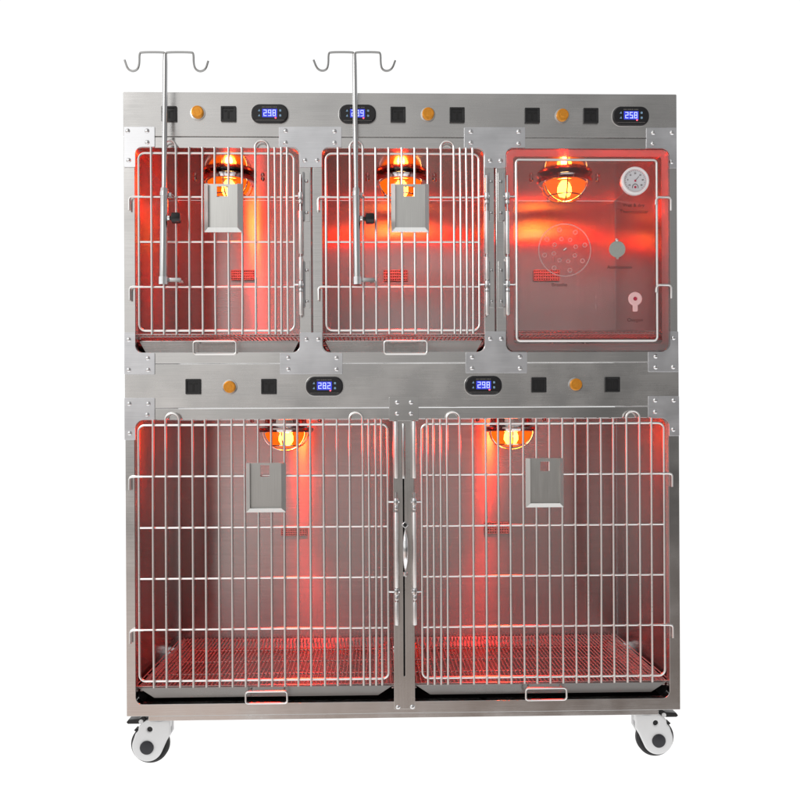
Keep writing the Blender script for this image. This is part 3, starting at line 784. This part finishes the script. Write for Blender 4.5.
# dark strips and sheets added round the trays, painting the shade of the gaps
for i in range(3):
    MB().box(UP[i][0]-.006, UP[i][1]+.006, .20, .204, Z_OB+.004, Z_OB+.010, 0).build('gap_shade_strip', M['dark'], bank)
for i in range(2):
    MB().box(LO[i][0]-.006, LO[i][1]+.004, .031, DEPTH-.004, Z_POST+.0135, Z_POST+.016, 0).build('gap_shade_sheet', M['dark'], bank)
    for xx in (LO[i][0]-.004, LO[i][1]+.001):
        MB().box(xx, xx+.003, .032, DEPTH-.02, Z_POST+.018, Z_FLOOR_L-.016, 0).build('gap_shade_strip', M['dark'], bank)
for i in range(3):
    MB().box(UP[i][0]-.007, UP[i][1]+.007, .032, .19, Z_OB-.0075+.004, Z_OB-.005+.004+.0012, 0).build('gap_shade_sheet', M['dark'], bank)
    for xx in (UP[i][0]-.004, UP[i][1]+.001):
        MB().box(xx, xx+.003, .032, DEPTH-.02, Z_OB+.003, Z_FLOOR_U-.016, 0).build('gap_shade_strip', M['dark'], bank)

# chart holders hung on the wire doors
def chart_holder(x0p, x1p, y0p, y1p, label, hole):
    Yh = YD-.0125                       # back of the holder, just in front of the wires
    a, z1 = at(x0p, y0p, Yh); b, z0 = at(x1p, y1p, Yh)
    t = thing('chart_holder', label, 'card holder', ((a+b)/2, Yh, z0), 'steel card holders on the wire doors')
    hx0, hz1 = at(hole[0], hole[2], Yh); hx1, hz0 = at(hole[1], hole[3], Yh)
    MB().plate([rrect(a+.002, b-.002, z0+.002, z1, .001, 2), rrect(hx0, hx1, hz0, hz1, .001, 2)], Yh-.0016, Yh, .0004).build('back_plate', M['holder'], t)
    w, f = .0125, .011
    yo, yi = Yh-.0017, Yh-f
    def lip(p, q, r, s_, nm):
        m = MB(); m.quad(p, q, r, s_)
        o = m.build(nm, M['holder'], t, 0)
        k = o.modifiers.new('thickness', 'SOLIDIFY'); k.thickness = .0012; k.offset = 0
    # three folded lips, mitred at the lower corners
    lip((a, yo, z1), (a+w, yi, z1-.001), (a+w, yi, z0+w), (a, yo, z0), 'lip')
    lip((b, yo, z1), (b, yo, z0), (b-w, yi, z0+w), (b-w, yi, z1-.001), 'lip')
    lip((a, yo, z0), (a+w, yi, z0+w), (b-w, yi, z0+w), (b, yo, z0), 'lip')
    m = MB()
    for xx in (hx0+.006, hx1-.006):
        m.box(xx-.0035, xx+.0035, Yh+.0005, YD+.006, hz1+.003, hz1+.006, .0006)
    m.build('hanging_tab', M['holder'], t)
chart_holder(204.3, 242.3, 184, 232.3, 'steel card holder on the upper left door, right of its drip pole', (217, 228, 186.5, 197))
chart_holder(391, 429, 184.2, 232.3, 'steel card holder on the upper middle door below its glowing lamp', (404, 414.5, 186.5, 196.5))
chart_holder(246, 286, 463, 512, 'steel card holder on the wide lower left door', (260.5, 269.5, 465, 476.5))
chart_holder(525.5, 563.5, 458.2, 507, 'steel card holder on the wide lower right door', (540.3, 549.5, 461.5, 471))

# drip poles clamped to the doors
def iv_pole(xt, xb, label, knob_px, hooks_l, hooks_r):
    Yp = -.052
    xb_, zb_ = at(xb, 283, Yp); xt_, zt_ = at(xt, 53, Yp); 
    t = thing('iv_pole', label, 'drip pole', (xb_, Yp, zb_), 'hooked drip poles clamped to the upper doors')
    def on(f): return Vector((xb_+(xt_-xb_)*f, Yp, zb_+(zt_-zb_)*f))
    def zf(py): return (283-py)/(283-53.0)
    MB().tube([on(-.003), on(zf(189)), on(zf(188))], [.0112, .0112, .0098], 20).build('outer_tube', M['tube'], t)
    MB().tube([on(zf(190)), on(zf(64)), on(zf(54))], [.0074, .0074, .0062], 18).build('inner_tube', M['tube'], t)
    MB().tube([on(-.008), on(zf(277))], .0138, 20).build('ferrule', M['chrome'], t)
    m = MB()
    for pts in (hooks_l, hooks_r):
        p3 = []
        for px, py in pts:
            a, b = at(px, py, Yp-.004); p3.append(Vector((a, Yp-.004, b)))
        # smooth the polyline once
        for _ in range(2):
            q = [p3[0]]
            for u, v in zip(p3, p3[1:]): q += [u*.75+v*.25, u*.25+v*.75]
            q.append(p3[-1]); p3 = q
        MB().tube(p3, .0031, 9).build('hook', M['hook'], t)
    kx, kz = at(knob_px[0], knob_px[1], Yp)
    k = MB().lathe([(.006, -.024), (.006, -.018), (.0165, -.014), (.0165, .004), (.014, .010), (0, .011)], (kx, Yp, kz), 'X', 12, cap=False).build('clamp_knob', M['black'], t)
    kk = MB().tube([(on(zf(218)).x+.009, Yp, kz), (kx-.012, Yp, kz)], .0044, 10)
    kk.lathe([(.008, -.003), (.008, .003)], (on(zf(218)).x+.014, Yp, kz), 'X', 12)
    kk.build('clamp_bolt', M['chrome'], t)
    # two straps reaching back to the door wires
    for py, w in ((194, .020), (279.5, .050)):
        c = on(zf(py)); m = MB()
        m.lathe([(.0125, -.006), (.0125, .006)], c, 'Z', 20)
        m.box(c.x+.004, c.x+w, Yp+.006, Yp+.010, c.z-.006, c.z+.006, .001)
        m.tube([(c.x+w-.004, Yp+.008, c.z), (c.x+w, Yp+.020, c.z), (c.x+w+.002, YD-.011, c.z-.002), (c.x+w-.012, YD-.0135, c.z-.004)], .0032, 8)
        m.build('strap', M['tube'], t)
iv_pole(165.2, 163.4, 'hooked steel drip pole clamped to the upper left wire door', (177.2, 218),
        [(164.5,53.5),(163.5,52.2),(141.5,52.2),(139.4,53.6),(139.4,64),(137.6,69.6),(132.6,71.6),(127.6,69),(124.6,60)],
        [(166,53.5),(167,52.2),(191.5,52.2),(193.6,53.6),(193.6,64),(195.6,69.6),(200.5,71.8),(205.8,69.2),(208.2,61)])
iv_pole(354.4, 357.4, 'hooked steel drip pole clamped to the upper middle wire door', (371, 218.5),
        [(353.6,53.5),(352.6,52.2),(330.5,52.2),(328.4,53.6),(328.4,64),(326.8,69.6),(321.8,71.2),(317,68.6),(313.6,60)],
        [(355.2,53.5),(356.2,52.2),(378.5,52.2),(380.6,53.6),(380.6,64),(382.2,69.6),(387,71.4),(392.2,68.8),(395.2,60.5)])

# ------------------------------------------------------------------ white floor sheet, added light from below removes contact shadow
fl = MB().quad((-8, -.32, -.0005), (8, -.32, -.0005), (8, 14, -.0005), (-8, 14, -.0005)).build('floor', M['floor'], None, 0)
fl['kind'] = 'structure'

# ------------------------------------------------------------------ light: added white surround, dimmer banded room in front
w = bpy.data.worlds.new("World"); SC.world = w; w.use_nodes = True
nt = w.node_tree; nt.nodes.clear()
out = N(nt, 'ShaderNodeOutputWorld'); bg = N(nt, 'ShaderNodeBackground'); nt.links.new(bg.outputs[0], out.inputs[0])
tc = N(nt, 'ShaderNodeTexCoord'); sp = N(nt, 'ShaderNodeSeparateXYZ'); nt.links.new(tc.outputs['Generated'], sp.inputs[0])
# left-to-right room brightness in front, bands added to shape the steel's reflections
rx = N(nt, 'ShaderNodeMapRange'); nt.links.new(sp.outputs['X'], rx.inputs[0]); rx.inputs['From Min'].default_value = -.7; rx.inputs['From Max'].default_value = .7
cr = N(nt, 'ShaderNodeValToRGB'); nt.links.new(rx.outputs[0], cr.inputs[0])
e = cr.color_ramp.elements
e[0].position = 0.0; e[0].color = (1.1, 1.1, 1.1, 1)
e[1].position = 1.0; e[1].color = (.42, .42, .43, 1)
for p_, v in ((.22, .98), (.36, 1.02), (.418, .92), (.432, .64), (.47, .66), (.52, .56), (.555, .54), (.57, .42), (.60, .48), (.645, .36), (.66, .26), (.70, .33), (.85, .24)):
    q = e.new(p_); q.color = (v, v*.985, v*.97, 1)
# warm towards the floor, dark band added at eye level to darken post reflections
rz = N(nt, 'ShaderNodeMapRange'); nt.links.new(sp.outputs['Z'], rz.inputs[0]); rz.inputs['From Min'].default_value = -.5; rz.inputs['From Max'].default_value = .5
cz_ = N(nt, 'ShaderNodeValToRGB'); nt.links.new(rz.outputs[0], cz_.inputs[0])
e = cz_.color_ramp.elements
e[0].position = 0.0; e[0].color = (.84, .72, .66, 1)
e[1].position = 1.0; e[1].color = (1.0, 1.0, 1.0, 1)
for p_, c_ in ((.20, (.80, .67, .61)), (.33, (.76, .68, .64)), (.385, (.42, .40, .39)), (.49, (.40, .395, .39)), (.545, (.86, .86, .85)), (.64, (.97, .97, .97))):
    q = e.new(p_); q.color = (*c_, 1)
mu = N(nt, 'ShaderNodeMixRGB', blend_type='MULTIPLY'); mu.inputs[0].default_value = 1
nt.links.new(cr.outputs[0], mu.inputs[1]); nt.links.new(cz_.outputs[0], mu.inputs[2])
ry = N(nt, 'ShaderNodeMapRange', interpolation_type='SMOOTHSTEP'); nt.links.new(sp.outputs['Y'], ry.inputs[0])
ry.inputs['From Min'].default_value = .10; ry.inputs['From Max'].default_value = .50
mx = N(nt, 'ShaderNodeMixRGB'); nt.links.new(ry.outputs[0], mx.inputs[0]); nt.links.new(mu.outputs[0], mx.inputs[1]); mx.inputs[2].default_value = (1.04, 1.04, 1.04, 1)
# white light added below the floor, so no shadow shows under the casters
rb = N(nt, 'ShaderNodeMapRange', interpolation_type='SMOOTHSTEP'); nt.links.new(sp.outputs['Z'], rb.inputs[0])
rb.inputs['From Min'].default_value = -.40; rb.inputs['From Max'].default_value = -.55
m3 = N(nt, 'ShaderNodeMixRGB'); nt.links.new(rb.outputs[0], m3.inputs[0]); nt.links.new(mx.outputs[0], m3.inputs[1]); m3.inputs[2].default_value = (1.25, 1.25, 1.25, 1)
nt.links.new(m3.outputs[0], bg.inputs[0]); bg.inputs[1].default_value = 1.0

def area(name, loc, target, size, energy, col=(1, 1, 1)):
    l = bpy.data.lights.new(name, 'AREA'); l.shape = 'RECTANGLE'; l.size, l.size_y = size; l.energy = energy; l.color = col
    o = bpy.data.objects.new(name, l); COL.objects.link(o); o.location = loc
    o.rotation_euler = (Vector(target)-Vector(loc)).to_track_quat('-Z', 'Y').to_euler()
area('key_softbox', (-2.6, -3.2, 3.2), (0, 0, 1.0), (1.2, 1.2), 24, (1, .98, .95))

SC.view_settings.view_transform = 'Standard'; SC.view_settings.look = 'None'
SC.view_settings.exposure = 0; SC.view_settings.gamma = 1; SC.view_settings.use_curve_mapping = False
SC.render.engine = 'CYCLES'
cy = SC.cycles
cy.use_denoising = True
try: cy.denoiser = 'OPENIMAGEDENOISE'
except Exception: pass
cy.max_bounces = 12; cy.transparent_max_bounces = 24; cy.glossy_bounces = 8
cy.sample_clamp_indirect = 6.0
